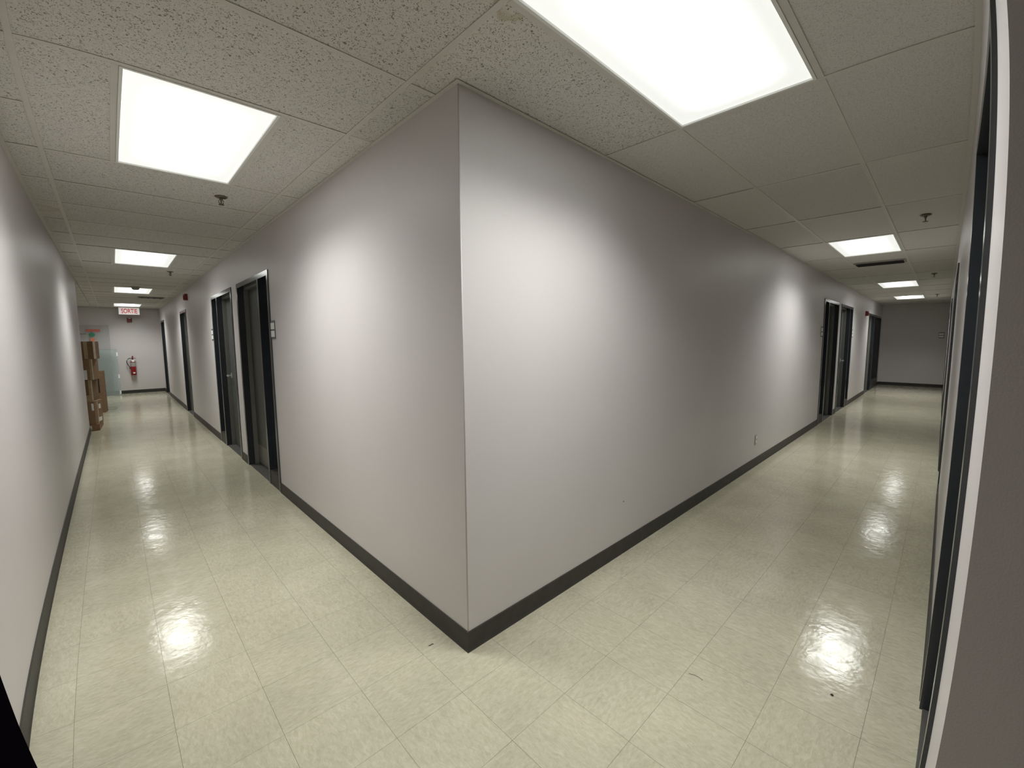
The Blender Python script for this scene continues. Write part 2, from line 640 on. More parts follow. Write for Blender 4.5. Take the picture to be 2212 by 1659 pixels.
def wall(name, axis, u0, u1, v0, v1, opens=(), label='', z1=LID):
    """axis 'y': runs along y with thickness in x; axis 'x': runs along x with thickness in y"""
    lst = []
    u = u0
    for a, b_, zb, zt in sorted(opens):
        if a > u:
            lst.append((u, a, 0, z1))
        lst.append((a, b_, zt, z1))
        if zb > 0:
            lst.append((a, b_, 0, zb))
        u = b_
    if u < u1:
        lst.append((u, u1, 0, z1))
    bx = [(v0, v1, a, b_, c, d) if axis == 'y' else (a, b_, v0, v1, c, d) for a, b_, c, d in lst]
    return structure(boxes(name, bx, M['wall']), label, 'wall')


DOORS_L = [(2.995, 4.362), (4.675, 6.10), (9.07, 10.09), (13.99, 15.0)]
DOORS_R = [(7.60, 8.955), (9.235, 10.69), (13.47, 16.44)]
DOORS_W = [(0.172, 1.12), (4.45, 5.46), (9.2, 10.6), (14.9, 15.9)]
wall('wall_inner_left', 'y', 0.0, LL, 0.0, TH, [(a, b_, 0, FH) for a, b_ in DOORS_L], 'pale lavender-grey wall left of the projecting corner, with dark doors')
wall('wall_inner_right', 'x', TH, LR, 0.0, TH, [(a, b_, 0, FH) for a, b_ in DOORS_R], 'pale lavender-grey wall right of the projecting corner, with an outlet')
wall('wall_left', 'y', YS, YE, WL - 0.12, WL, (), 'long plain grey wall along the left edge of the view')
wall('wall_right', 'x', XE, LR, WR - TH, WR, [(a, b_, 0, FH) for a, b_ in DOORS_W], 'grazing right-hand corridor wall with dark door frames')
wall('wall_right_return', 'y', YS, WR - TH, XE, XE + 0.12, (), 'shaded brown-grey wall face at the right edge of the view')
wall('wall_end_left', 'x', XA, TH, LL, LL + 0.12, (), 'lavender-grey end wall of the left corridor behind the extinguisher')
wall('wall_end_right', 'y', WR - TH, TH, LR, LR + 0.12, (), 'dim brown-grey end wall of the right corridor')
wall('wall_back', 'x', WL - 0.12, XE + 0.12, YS - 0.12, YS, (), 'wall closing the passage behind the viewpoint')
wall('wall_side_passage', 'y', YE - 0.12, LL + 0.12, XA - 0.12, XA, (), 'wall at the back of the side passage behind the boxes')
wall('wall_side_return', 'x', XA, WL - 0.12, YE - 0.12, YE, (), 'wall turning into the side passage by the boxes')

# corner bead: a hair-thin rounded strip on the projecting corner
bm = bmesh.new()
lathe(bm, [(0.0035, 0.0), (0.0035, H)], 12)
bead = link('trim_1', mesh_from('trim_1', bm, M['wall'], smooth=True), None, (0.0025, 0.0025, BASE_H))
bead.scale = (1, 1, (H - BASE_H) / H)
structure(bead, 'thin rounded bead on the edge of the projecting wall corner', 'trim')


# baseboards: cove profile with a rounded top and a small toe
def cove(name, runs, label):
    """runs: list of (p0, p1, inward normal) in plan"""
    prof = [(0, 0), (0.012, 0), (0.0095, 0.004), (0.0072, 0.012), (0.006, 0.022), (0.006, BASE_H - 0.004), (0.0045, BASE_H - 0.001), (0, BASE_H)]
    root = None
    for p0, p1, nrm, e0, e1 in runs:
        bm = bmesh.new()
        d = (Vector(p1) - Vector(p0)).normalized()
        ra, rb = [], []
        for v, z in prof:
            # mitre: e = +1 lengthens with depth (outside corner), -1 shortens (inside corner)
            a = Vector(p0) + Vector(nrm) * v - d * v * e0
            c = Vector(p1) + Vector(nrm) * v + d * v * e1
            ra.append(bm.verts.new((a.x, a.y, z)))
            rb.append(bm.verts.new((c.x, c.y, z)))
        k = len(prof)
        for i in range(k):
            bm.faces.new([ra[i], ra[(i + 1) % k], rb[(i + 1) % k], rb[i]])
        bm.faces.new(list(reversed(ra)))
        bm.faces.new(rb)
        bmesh.ops.recalc_face_normals(bm, faces=bm.faces)
        me = mesh_from(name if root is None else 'base_strip', bm, M['base'])
        if root is None:
            root = structure(link(name, me), label, 'baseboard')
        else:
            link('base_strip', me, root)
    return root


def gaps(u0, u1, opens):
    out, u = [], u0
    for a, b_ in sorted(opens):
        out.append((u, a))
        u = b_
    out.append((u, u1))
    return out


gl = gaps(0.0, LL, DOORS_L)
cove('baseboard_inner_left', [((0, a), (0, b_), (-1, 0), 1 if k == 0 else 0, 0) for k, (a, b_) in enumerate(gl)], 'charcoal vinyl baseboard along the wall left of the corner')
gr = gaps(0.0, LR, DOORS_R)
cove('baseboard_inner_right', [((a, 0), (b_, 0), (0, -1), 1 if k == 0 else 0, 0) for k, (a, b_) in enumerate(gr)], 'charcoal vinyl baseboard along the wall right of the corner')
cove('baseboard_left', [((WL, YS), (WL, 1.43), (1, 0), 0, 0), ((WL, 1.431), (WL, 4.9), (1, 0), 0, 0), ((WL, 4.901), (WL, YE), (1, 0), 0, 0)], 'charcoal vinyl baseboard along the plain left wall')
gw = gaps(XE, LR, DOORS_W)
cove('baseboard_right', [((a, WR), (b_, WR), (0, 1), 0, 0) for a, b_ in gw], 'charcoal vinyl baseboard along the right-hand corridor wall')
cove('baseboard_end_left', [((XA, LL), (0, LL), (0, -1), 0, 0)], 'black baseboard under the extinguisher on the left end wall')
cove('baseboard_end_right', [((LR, WR), (LR, 0), (-1, 0), 0, 0)], 'black baseboard on the right corridor end wall')
cove('baseboard_return', [((XE, YS), (XE, WR), (-1, 0), 0, 0)], 'charcoal baseboard on the shaded return wall beside the viewpoint')

# ------------------------------------------------------------------ ceiling
ceiling = boxes('ceiling', [(XA - 0.3, LR + 0.3, YS - 0.2, LL + 0.3, LID, LID + 0.08)], M['lid'])
structure(ceiling, 'suspended ceiling of speckled tiles in a metal grid', 'ceiling')
ROWS_L = [1, 8, 15, 22]                       # first row of each lamp, left corridor
COLS_R = [0, 4, 8, 11]                        # column of each lamp, right corridor
lamp_l = [(GX - CX_ / 2 - CY_ / 2, GX - CX_ / 2 + CY_ / 2, GY + k * CY_, GY + (k + 2) * CY_) for k in ROWS_L]
lamp_r = [(GX + k * CX_, GX + (k + 1) * CX_, GY - 2 * CY_, GY - CY_) for k in COLS_R]
ci0, ci1 = math.floor((XA - GX) / CX_), math.ceil((LR - GX) / CX_)
cj0, cj1 = math.floor((YS - GY) / CY_), math.ceil((LL - GY) / CY_)


def ceil_tile(x0, x1, y0, y1, mat='ctile'):
    rs = clip(x0, x1, y0, y1)
    if not rs:
        return
    cx, cy = (x0 + x1) / 2, (y0 + y1) / 2
    bm = bmesh.new()
    for a in rs:
        add_box(bm, a[0] - cx + (0.004 if a[0] == x0 else 0.003), a[1] - cx - (0.004 if a[1] == x1 else 0.003) * (0 if (len(rs) > 1 and a[1] != x1 and a[1] == 0.0) else 1),
                a[2] - cy + (0.004 if a[2] == y0 else (0 if len(rs) > 1 and a[2] == 0.0 else 0.003)), a[3] - cy - (0.004 if a[3] == y1 else (0 if len(rs) > 1 and a[3] == 0.0 else 0.003)), 0, 0.014)
    o = link('ceiling_tile', mesh_from('ceiling_tile', bm, M[mat]), ceiling, (cx, cy, H + 0.0008 + random.uniform(0, 0.0025)))
    o.rotation_euler = (random.uniform(-0.002, 0.002) if len(rs) == 1 else 0, random.uniform(-0.0012, 0.0012) if len(rs) == 1 else 0, 0)


for i in range(ci0, ci1):
    for j in range(cj0, cj1):
        x0, y0 = GX + i * CX_, GY + j * CY_
        if i == -1 and any(k <= j < k + 2 for k in ROWS_L):
            if j in ROWS_L:           # lamp bay: narrow long tiles on either side
                ceil_tile(x0, x0 + CX_ / 2 - CY_ / 2, y0, y0 + 2 * CY_)
                ceil_tile(x0 + CX_ / 2 + CY_ / 2, x0 + CX_, y0, y0 + 2 * CY_)
            continue
        if j == -2 and i in COLS_R:
            continue
        ceil_tile(x0, x0 + CX_, y0, y0 + CY_, 'ctile_fine' if i >= 1 or (i == 0 and j <= -3) else 'ctile')

TW = 0.012
TZ0, TZ1 = H - 0.0015, H + 0.0006


def tee_seg(name, x0, x1, y0, y1):
    for a in clip(x0, x1, y0, y1):
        cx, cy = (a[0] + a[1]) / 2, (a[2] + a[3]) / 2
        boxes(name, [(a[0] - cx, a[1] - cx, a[2] - cy, a[3] - cy, TZ0, TZ1)], M['tee'], ceiling, (cx, cy, 0))


for i in range(ci0, ci1 + 1):
    x = GX + i * CX_
    tee_seg('main_tee', x - TW, x + TW, YS, LL)
for j in range(cj0, cj1 + 1):
    y = GY + j * CY_
    for i in range(ci0, ci1):
        if i == -1 and (j - 1) in ROWS_L:
            continue
        tee_seg('cross_tee', GX + i * CX_ + TW + 0.0008, GX + (i + 1) * CX_ - TW - 0.0008, y - TW, y + TW)
for x0, x1, y0, y1 in lamp_l:
    for x in (x0, x1):
        tee_seg('cross_tee', x - TW, x + TW, y0 + TW + 0.0008, y1 - TW - 0.0008)
AW = 0.021
AZ = (H - 0.003, H - 0.0016)
for bx in [(-AW, 0, -AW, LL), (0, LR, -AW, 0), (WL, WL + AW, YS, YE), (XE, LR, WR, WR + AW), (XE - AW, XE, YS, WR), (XA, 0, LL - AW, LL), (LR - AW, LR, WR, 0), (WL - 0.12, WL, YE, YE + AW)]:
    boxes('wall_angle', [bx + AZ], M['tee'], ceiling)


# ------------------------------------------------------------------ ceiling lamps
def make_lamp():
    """2 x 4 ft recessed troffer, long side along local x, origin at its centre on the ceiling plane"""
    a, c = CX_ / 2 - 0.013, CY_ / 2 - 0.013
    root = empty('ceiling_light')
    t = 0.012
    boxes('rim', [(-a, a, -c, -c + t, -0.004, 0.02), (-a, a, c - t, c, -0.004, 0.02), (-a, -a + t, -c + t, c - t, -0.004, 0.02), (a - t, a, -c + t, c - t, -0.004, 0.02)], M['white'], root)
    boxes('housing', [(-a, a, -c, c, 0.0205, 0.12)], M['white'], root)
    boxes('lens', [(-a + t + 0.002, a - t - 0.002, -c + t + 0.002, c - t - 0.002, 0.004, 0.009)], M['lens'], root)
    ld = bpy.data.lights.new('lamp_glow', 'AREA')
    ld.shape = 'RECTANGLE'
    ld.size, ld.size_y = 2 * a - 0.12, 2 * c - 0.1
    ld.energy = LAMP_W
    ld.color = LAMP_COL
    ld.spread = LAMP_SPREAD
    lo = link('lamp_glow', ld, root, (0, 0, -0.006))
    return root


lamp0 = make_lamp()
spots = []
names_l = ['fluorescent ceiling panel nearest the viewer in the left corridor', 'second fluorescent ceiling panel along the left corridor, past the sprinkler',
           'third fluorescent ceiling panel along the left corridor, notched by a smoke detector', 'farthest fluorescent panel of the left corridor, above the exit sign']
names_r = ['largest fluorescent ceiling panel, cut by the top edge of the photo', 'second fluorescent ceiling panel of the right corridor, before the air vent',
           'third fluorescent ceiling panel of the right corridor, past the air vent', 'farthest fluorescent ceiling panel of the right corridor']
for (x0, x1, y0, y1), nm in zip(lamp_l, names_l):
    spots.append(((x0 + x1) / 2, (y0 + y1) / 2, math.pi / 2, nm, 'fluorescent panels of the left corridor'))
for (x0, x1, y0, y1), nm in zip(lamp_r, names_r):
    spots.append(((x0 + x1) / 2, (y0 + y1) / 2, 0.0, nm, 'fluorescent panels of the right corridor'))
for k, (x, y, rz, nm, grp) in enumerate(spots):
    o = lamp0 if k == 0 else copy_tree(lamp0)
    o.location = (x, y, H)
    o.rotation_euler = (0, 0, rz)
    tag(o, nm, 'ceiling light', grp)


# ------------------------------------------------------------------ doors
def mapper(face):
    if face == 'L':      # plane x = 0, depth towards +x
        return lambda u0, u1, v0, v1, z0, z1: (v0, v1, u0, u1, z0, z1)
    if face == 'R':      # plane y = 0, depth towards +y
        return lambda u0, u1, v0, v1, z0, z1: (u0, u1, v0, v1, z0, z1)
    return lambda u0, u1, v0, v1, z0, z1: (u0, u1, WR - v1, WR - v0, z0, z1)


PR = 0.0095          # casing stands proud of the wall
ST = 0.057           # depth of the door stop


def door(n, face, u0, u1, side=None, mull=None, label='', handle=None, sill=0.15, kick=False, peep=False):
    """side: 'near' or 'far' sidelight, mull: (m0, m1) mullion range; handle: 'near' / 'far' edge of the leaf"""
    mp = mapper(face)
    base = {'L': (0, u0, 0), 'R': (u0, 0, 0), 'W': (u0, WR, 0)}[face]
    root = empty('door_%d' % n, base)
    structure(root, label, 'door')
    off = Vector(base)

    def P(name, lst, mat, parent=root, bevel=0.0):
        bm = bmesh.new()
        for bx in lst:
            w = mp(*bx)
            add_box(bm, w[0] - off.x, w[1] - off.x, w[2] - off.y, w[3] - off.y, w[4], w[5])
        return link(name, mesh_from(name, bm, mat, bevel), parent)
    F = 0.05
    zt = FH - F
    P('jamb', [(u0, u0 + F, -PR, TH, 0, zt)], M['frame'])
    P('jamb', [(u1 - F, u1, -PR, TH, 0, zt)], M['frame'])
    if mull:
        c = (mull[0] + mull[1]) / 2 + 0.35 * (1 if side == 'near' else -1) if False else (u0 + u1) / 2
    else:
        c = (u0 + u1) / 2
    P('head', [(u0, c - 0.001, -PR, TH, zt, FH), (c + 0.001, u1, -PR, TH, zt, FH)] if mull else [(u0, u1, -PR, TH, zt, FH)], M['frame'])
    d0, d1 = u0 + F, u1 - F
    if mull:
        P('mullion', [(mull[0], mull[1], -PR, TH, 0, zt)], M['frame'])
        if side == 'near':
            s0, s1, d0 = u0 + F, mull[0], mull[1]
        else:
            s0, s1, d1 = mull[1], u1 - F, mull[0]
        bp = P('base_panel', [(s0, s1, -0.006, TH, 0, sill)], M['base'])
        bp['label'] = 'dark grey panel below the sidelight'
        P('sidelight_pane', [(s0 + 0.014, s1 - 0.014, 0.078, 0.084, sill + 0.014, zt - 0.014)], M['pane'])['label'] = 'narrow sidelight with glass coloured like a dark room'
        P('sidelight_stop', [(s0, s0 + 0.014, ST, 0.095, sill, zt), (s1 - 0.014, s1, ST, 0.095, sill, zt), (s0 + 0.014, s1 - 0.014, ST, 0.095, zt - 0.014, zt), (s0 + 0.014, s1 - 0.014, ST, 0.095, sill, sill + 0.014)], M['frame'])
    S = 0.017
    P('door_stop', [(d0, d0 + S, ST, 0.10, 0.005, zt), (d1 - S, d1, ST, 0.10, 0.005, zt), (d0 + S, d1 - S, ST, 0.10, zt - S, zt)], M['stop'])
    P('threshold', [(d0, d1, 0.0, TH, 0.0, 0.005)], M['thresh'])
    leaf = P('door_leaf', [(d0 + 0.003, d1 - 0.003, 0.1005, 0.1445, 0.012, zt - 0.003)], M['door'])
    leaf['label'] = 'plain dark olive-grey door leaf'
    if handle:
        s = 1 if handle == 'near' else -1
        hu = (d0 + 0.085) if handle == 'near' else (d1 - 0.085)
        P('lever_handle', [(hu - 0.027, hu + 0.027, 0.092, 0.1005, 0.985, 1.055), (hu - 0.009, hu + 0.009, 0.05, 0.092, 1.010, 1.028),
                           (min(hu - 0.009 * s, hu + 0.115 * s), max(hu - 0.009 * s, hu + 0.115 * s), 0.036, 0.052, 1.008, 1.030)], M['steel'], leaf, 0.003)['label'] = 'bright steel lever handle'
    if kick:
        P('kick_plate', [(d0 + 0.06, d1 - 0.02, 0.0985, 0.1005, 0.03, 0.25)], M['kick'], leaf)
    if peep:
        P('peephole', [((d0 + d1) / 2 - 0.008, (d0 + d1) / 2 + 0.008, 0.0975, 0.1005, 1.56, 1.576)], M['steel'], leaf, 0.002)
    return root


door(1, 'L', *DOORS_L[0], side='near', mull=(3.357, 3.410), label='dark door with near-side sidelight, nearest door on the left-hand face of the corner', handle='near', kick=True, peep=True)
door(2, 'L', *DOORS_L[1], side='far', mull=(5.655, 5.710), label='dark door with far-side sidelight, second door from the corner down the left corridor', handle='far')
door(3, 'L', *DOORS_L[2], label='dark single door beyond the red alarm in the left corridor', handle='near')
door(4, 'L', *DOORS_L[3], label='dark doorway at the far end of the left corridor beside the end wall')
door(5, 'R', *DOORS_R[0], side='near', mull=(7.955, 8.008), label='dark door with near-side sidelight, nearest door on the right-hand face of the corner', handle='near')
door(6, 'R', *DOORS_R[1], side='far', mull=(10.27, 10.325), label='dark door with far-side sidelight, second door down the right corridor', handle='far')
door(7, 'R', *DOORS_R[2], side='far', mull=(14.68, 14.74), label='dark door and wide dark window near the end of the right corridor', sill=0.26)
door(8, 'W', *DOORS_W[0], label='dark door frame closest to the viewer on the right-hand wall')
door(9, 'W', *DOORS_W[1], label='second dark door frame along the right-hand wall', handle='far')
door(10, 'W', *DOORS_W[2], side='far', mull=(10.18, 10.235), label='third dark door frame along the right-hand wall')
door(11, 'W', *DOORS_W[3], label='last dark doorway on the right-hand wall next to the end wall')


# ------------------------------------------------------------------ room signs
def room_sign(loc, rz, label, w=0.13):
    """stands on the wall plane; local y = into the wall, face towards -y"""
    r = empty('room_sign', loc, rz)
    boxes('backing', [(-w / 2, w / 2, -0.006, 0.0, -0.086, 0.086)], M['plaque'], r, bevel=0.0012)
    for z0, z1 in ((0.006, 0.064), (-0.066, -0.01)):
        boxes('insert', [(-w / 2 + 0.006, w / 2 - 0.012, -0.0085, -0.0062, z0, z1)], M['paper'], r)
    return tag(r, label, 'room sign', 'room signs with two white inserts')


room_sign((0, 2.925, 1.597), -math.pi / 2, 'grey room sign with two white inserts right of the nearest left-corridor door')
room_sign((0, 6.19, 1.607), -math.pi / 2, 'grey room sign with white inserts at the far side of the second left-corridor door')
room_sign((7.50, 0, 1.60), 0, 'grey room sign at the near side of the first right-corridor door')
room_sign((10.79, 0, 1.60), 0, 'grey room sign at the far side of the second right-corridor door')
room_sign((LR, -1.42, 1.585), -math.pi / 2, 'grey room sign on the dim end wall of the right corridor')


# ------------------------------------------------------------------ fire alarms
def alarm(loc, rz, label):
    """local -y points out of the wall"""
    r = empty('fire_alarm', loc, rz)
    boxes('back_box', [(-0.058, 0.058, -0.045, 0.0, -0.06, 0.06)], M['red'], r, bevel=0.006)
    bm = bmesh.new()
    lathe(bm, [(0.05, 0.0), (0.05, 0.012), (0.042, 0.02), (0.02, 0.02), (0.018, 0.014)], 24, Matrix.Translation((0, -0.0455, -0.012)) @ Matrix.Rotation(math.pi / 2, 4, 'X'))
    link('horn', mesh_from('horn', bm, M['red']), r)
    boxes('strobe_lens', [(-0.03, 0.03, -0.072, -0.0458, 0.041, 0.06)], M['paper'], r, bevel=0.004)
    return tag(r, label, 'fire alarm', 'red wall alarms')


alarm((0, 8.75, 2.372), -math.pi / 2, 'red fire alarm with pale strobe high on the left corridor wall')
alarm((-0.715, LL, 2.20), 0, 'red fire alarm on the end wall under the exit sign')
alarm((12.78, 0, 2.122), 0, 'red fire alarm high on the wall of the right corridor')


# ------------------------------------------------------------------ sprinklers
def make_sprinkler():
    r = empty('sprinkler')
    bm = bmesh.new()
    lathe(bm, [(0.040, 0.0), (0.040, -0.003), (0.030, -0.009), (0.014, -0.012)], 24)
    link('escutcheon', mesh_from('escutcheon', bm, M['bronze'], smooth=True), r)
    bm = bmesh.new()
    lathe(bm, [(0.011, -0.012), (0.011, -0.022), (0.006, -0.026), (0.004, -0.052)], 12)
    for s in (-1, 1):
        tube(bm, [(0.008 * s, 0, -0.02), (0.017 * s, 0, -0.032), (0.013 * s, 0, -0.045), (0.003 * s, 0, -0.054)], 0.0028, 6)
    link('frame_arms', mesh_from('frame_arms', bm, M['bronze']), r)
    bm = bmesh.new()
    lathe(bm, [(0.018, -0.054), (0.019, -0.056), (0.019, -0.058), (0.016, -0.0585)], 16)
    link('deflector', mesh_from('deflector', bm, M['bronze']), r)
    return r


sp0 = make_sprinkler()
for k, (x, y, nm) in enumerate([(-0.467, 2.29, 'ceiling sprinkler beside the nearest left-corridor light panel'), (-0.42, 6.62, 'small ceiling sprinkler just past the second left-corridor light panel'),
                                (4.05, -1.315, 'ceiling sprinkler nearest the viewer in the right corridor'),
                                (8.72, -1.307, 'second ceiling sprinkler along the right corridor'), (13.3, -1.30, 'farthest ceiling sprinkler of the right corridor')]):
    o = sp0 if k == 0 else copy_tree(sp0)
    o.location = (x, y, H - 0.0015)
    tag(o, nm, 'sprinkler', 'pendant ceiling sprinklers')


# ------------------------------------------------------------------ smoke detector
sd = empty('smoke_detector', (-0.745, 9.13, H - 0.0015))
bm = bmesh.new()
lathe(bm, [(0.074, 0.0), (0.074, -0.012), (0.068, -0.018)], 28)
link('mounting_ring', mesh_from('mounting_ring', bm, M['vent']), sd)
bm = bmesh.new()
lathe(bm, [(0.060, -0.0185), (0.060, -0.032), (0.050, -0.050), (0.034, -0.058)], 28)
link('sensor_cap', mesh_from('sensor_cap', bm, M['vent'], smooth=True), sd)
tag(sd, 'round smoke detector on the ceiling in front of the third left-corridor light', 'smoke detector')

# ------------------------------------------------------------------ air vents
def vent(loc, lx, ly, label):
    r = empty('air_vent', loc)
    t = 0.018
    boxes('frame', [(-lx, lx, -ly, -ly + t, -0.012, -0.0005), (-lx, lx, ly - t, ly, -0.012, -0.0005), (-lx, -lx + t, -ly + t, ly - t, -0.012, -0.0005), (lx - t, lx, -ly + t, ly - t, -0.012, -0.0005)], M['vent'], r)
    boxes('duct_shade', [(-lx + t, lx - t, -ly + t, ly - t, -0.0025, -0.0005)], M['dark'], r)  # flat near-black sheet, darkness inside the duct put into its colour
    n = 4
    bm0 = bmesh.new()
    add_box(bm0, -0.014, 0.014, -ly + t + 0.002, ly - t - 0.002, -0.0008, 0.0008, Matrix.Rotation(0.7, 4, 'Y'))
    me = mesh_from('vane', bm0, M['dark'])  # vanes coloured near-black so the opening reads as unlit
    for k in range(n):
        link('vane', me, r, (-lx + t + (2 * lx - 2 * t) * (k + 0.5) / n, 0, -0.013))
    return tag(r, label, 'air vent', 'ceiling air vents')


vent((6.78, -0.766, H - 0.0015), 0.15, 0.28, 'dark slotted air vent in the right corridor ceiling behind the second light panel')
vent((-0.40, 11.3, H - 0.0015), 0.24, 0.14, 'dark air vent far along the left corridor ceiling')

# ------------------------------------------------------------------ exit sign
sg = empty('exit_sign', (-0.715, 15.08, H - 0.0035))
boxes('housing', [(-0.238, 0.238, 0.0, 0.05, -0.206, 0.0)], M['white'], sg, bevel=0.003)
boxes('face_panel', [(-0.230, 0.230, -0.004, -0.0005, -0.200, -0.006)], M['signface'], sg)
cu = bpy.data.curves.new('lettering', 'FONT')
cu.body = 'SORTIE'
cu.size = 0.165
cu.align_x = 'CENTER'
cu.align_y = 'CENTER'
cu.extrude = 0.001
cu.offset = 0.003
tmp = bpy.data.objects.new('lettering_tmp', cu)
col.objects.link(tmp)
bpy.context.view_layer.update()
me = bpy.data.meshes.new_from_object(tmp.evaluated_get(bpy.context.evaluated_depsgraph_get()))
bpy.data.objects.remove(tmp)
xs = [v.co.x for v in me.vertices]
ys = [v.co.y for v in me.vertices]
wx, wy = max(xs) - min(xs), max(ys) - min(ys)
mxm, mym = (max(xs) + min(xs)) / 2, (max(ys) + min(ys)) / 2
for v in me.vertices:
    x, y, z = (v.co.x - mxm) * 0.36 / wx, (v.co.y - mym) * 0.135 / wy, v.co.z
    v.co = (x + 0.004, -0.0055 - z, y - 0.103)
me.materials.clear()
me.materials.append(M['signletter'])
link('lettering', me, sg)['label'] = 'red letters reading SORTIE'
tag(sg, 'white exit sign with red SORTIE lettering at the left corridor end', 'exit sign')

# ------------------------------------------------------------------ fire extinguisher
fx = empty('fire_extinguisher', (-0.727, LL, 0.0))
bm = bmesh.new()
lathe(bm, [(0.058, 0.555), (0.066, 0.562), (0.068, 0.58), (0.068, 0.90), (0.064, 0.94), (0.045, 0.975), (0.022, 0.995), (0.018, 1.03)], 24, Matrix.Translation((0, -0.09, 0)))
cyl = link('cylinder', mesh_from('cylinder', bm, M['redpaint'], smooth=True), fx)
bm = bmesh.new()
lathe(bm, [(0.0687, 0.815), (0.0687, 0.935)], 24, Matrix.Translation((0, -0.09, 0)), cap=False)
link('label_band', mesh_from('label_band', bm, M['label'], smooth=True), cyl)
boxes('sticker', [(-0.015, 0.035, -0.1600, -0.1583, 0.605, 0.645)], M['paper'], cyl)
boxes('valve', [(-0.018, 0.018, -0.108, -0.072, 1.03, 1.075)], M['black'], fx, bevel=0.004)
bm = bmesh.new()
R0 = Matrix.Translation((0, -0.09, 1.07)) @ Matrix.Rotation(0.45, 4, 'Y')
add_box(bm, -0.01, 0.085, -0.012, 0.012, 0.012, 0.022, R0)
add_box(bm, -0.01, 0.085, -0.012, 0.012, -0.012, -0.004, Matrix.Translation((0, -0.09, 1.07)) @ Matrix.Rotation(0.1, 4, 'Y'))
add_box(bm, -0.03, 0.0, -0.010, 0.010, 0.0, 0.06, R0)
link('squeeze_handle', mesh_from('squeeze_handle', bm, M['red']), fx)
bm = bmesh.new()
tube(bm, [(-0.015, -0.09, 1.055), (-0.06, -0.095, 1.065), (-0.105, -0.1, 1.045), (-0.135, -0.1, 0.99), (-0.138, -0.1, 0.93), (-0.115, -0.1, 0.86), (-0.085, -0.1, 0.815), (-0.08, -0.1, 0.74)], 0.010, 8)
link('hose', mesh_from('hose', bm, M['black'], smooth=True), fx)
boxes('inspection_tag', [(-0.028, 0.034, -0.168, -0.166, 0.955, 1.02)], M['paper'], fx)['label'] = 'white inspection tag'
boxes('wall_bracket', [(-0.03, 0.03, -0.021, 0.0, 0.6, 1.02)], M['black'], fx)
tag(fx, 'red fire extinguisher with black hose hung on the left end wall', 'fire extinguisher')

# ------------------------------------------------------------------ outlet
ol = empty('power_outlet', (4.215, 0, 0.318))
boxes('cover_plate', [(-0.035, 0.035, -0.006, 0.0, -0.058, 0.058)], simple('grey_outlet_plate', (0.42, 0.40, 0.37), 0.4), ol, bevel=0.002)
for s in (-1, 1):
    boxes('socket', [(-0.017, 0.017, -0.009, -0.0062, 0.026 * s - 0.016, 0.026 * s + 0.016)], M['paper'], ol, bevel=0.001)
tag(ol, 'small duplex power outlet low on the right-hand face of the corner', 'outlet')


# ------------------------------------------------------------------ boxes by the side passage
def carton(name, x, y, z0, w, d, h, rz, mat, label, group='cardboard boxes stacked on the pallet'):
    """x, y: the front right vertical edge; w: face towards the viewer, d: face towards the corridor"""
    r = empty(name, (x, y, z0), rz)
    bdy = boxes('carton', [(-w, 0, 0, d, 0, h)], mat, r, bevel=0.004)
    return tag(r, label, 'box', group), bdy


RZ = -0.27
pl = empty('pallet', (-1.415, 8.53, 0.0), -0.05)
for k in range(5):
    boxes('deck_board', [(-0.62, 0, 0.02 + k * 0.15, 0.12 + k * 0.15, 0.088, 0.108)], M['wood'], pl)
for x0 in (-0.62, -0.36, -0.10):
    boxes('block', [(x0, x0 + 0.1, 0.02, 0.74, 0.0, 0.0875)], M['wood'], pl)
tag(pl, 'wooden pallet on the floor under the stacked boxes', 'pallet')

c1, b1 = carton('cardboard_box', -1.455, 8.57, 0.1085, 0.50, 0.34, 0.40, RZ, M['cardA'], 'lowest cardboard box with torn labels, resting on the pallet')
boxes('tape_strip', [(-0.02, 0.0015, 0.10, 0.15, 0.0, 0.4015)], M['tape'], c1)
boxes('paper_label', [(0.0012, 0.003, 0.17, 0.26, 0.25, 0.33)], M['paper'], c1)
boxes('paper_label', [(0.0012, 0.003, 0.14, 0.28, 0.03, 0.10)], M['paper'], c1)
boxes('paper_label', [(-0.04, -0.01, -0.003, -0.0012, 0.24, 0.36)], M['paper'], c1)
bm = bmesh.new()
add_box(bm, -0.22, 0.0, 0.0, 0.006, 0, 0.12, Matrix.Translation((-0.01, -0.002, 0.395)) @ Matrix.Rotation(0.35, 4, 'X'))
link('torn_flap', mesh_from('torn_flap', bm, M['tape']), c1)
c2, b2 = carton('cardboard_box', -1.475, 8.63, 0.5100, 0.45, 0.32, 0.365, RZ, M['cardB'], 'brown cardboard box second from the bottom of the stack')
boxes('tape_strip', [(-0.035, 0.0015, -0.0015, 0.05, 0.0, 0.365)], M['tape'], c2)
c3, b3 = carton('cardboard_box', -1.44, 8.60, 0.8755, 0.45, 0.30, 0.357, RZ, M['cardA'], 'cardboard box with a white label, third from the bottom of the stack')
boxes('tape_strip', [(-0.03, 0.0015, -0.0015, 0.04, 0.0, 0.358)], M['tape'], c3)
boxes('paper_label', [(-0.16, -0.07, -0.003, -0.0012, 0.005, 0.17)], M['paper'], c3)
c4, b4 = carton('cardboard_box', -1.398, 8.57, 1.234, 0.42, 0.26, 0.30, RZ, M['cardB'], 'topmost cardboard box of the stack with two tape strips')
boxes('tape_strip', [(-0.125, -0.075, -0.0015, 0.26, 0.0, 0.3012)], M['tape'], c4)
boxes('tape_strip', [(-0.0015, 0.0015, 0.0, 0.10, 0.0, 0.3)], M['tape'], c4)
tb = empty('tall_cardboard_carton', (-1.362, 11.15, 0.0), -0.12)
boxes('carton', [(-0.085, 0, 0, 0.30, 0.0, 0.905)], M['cardB'], tb, bevel=0.004)
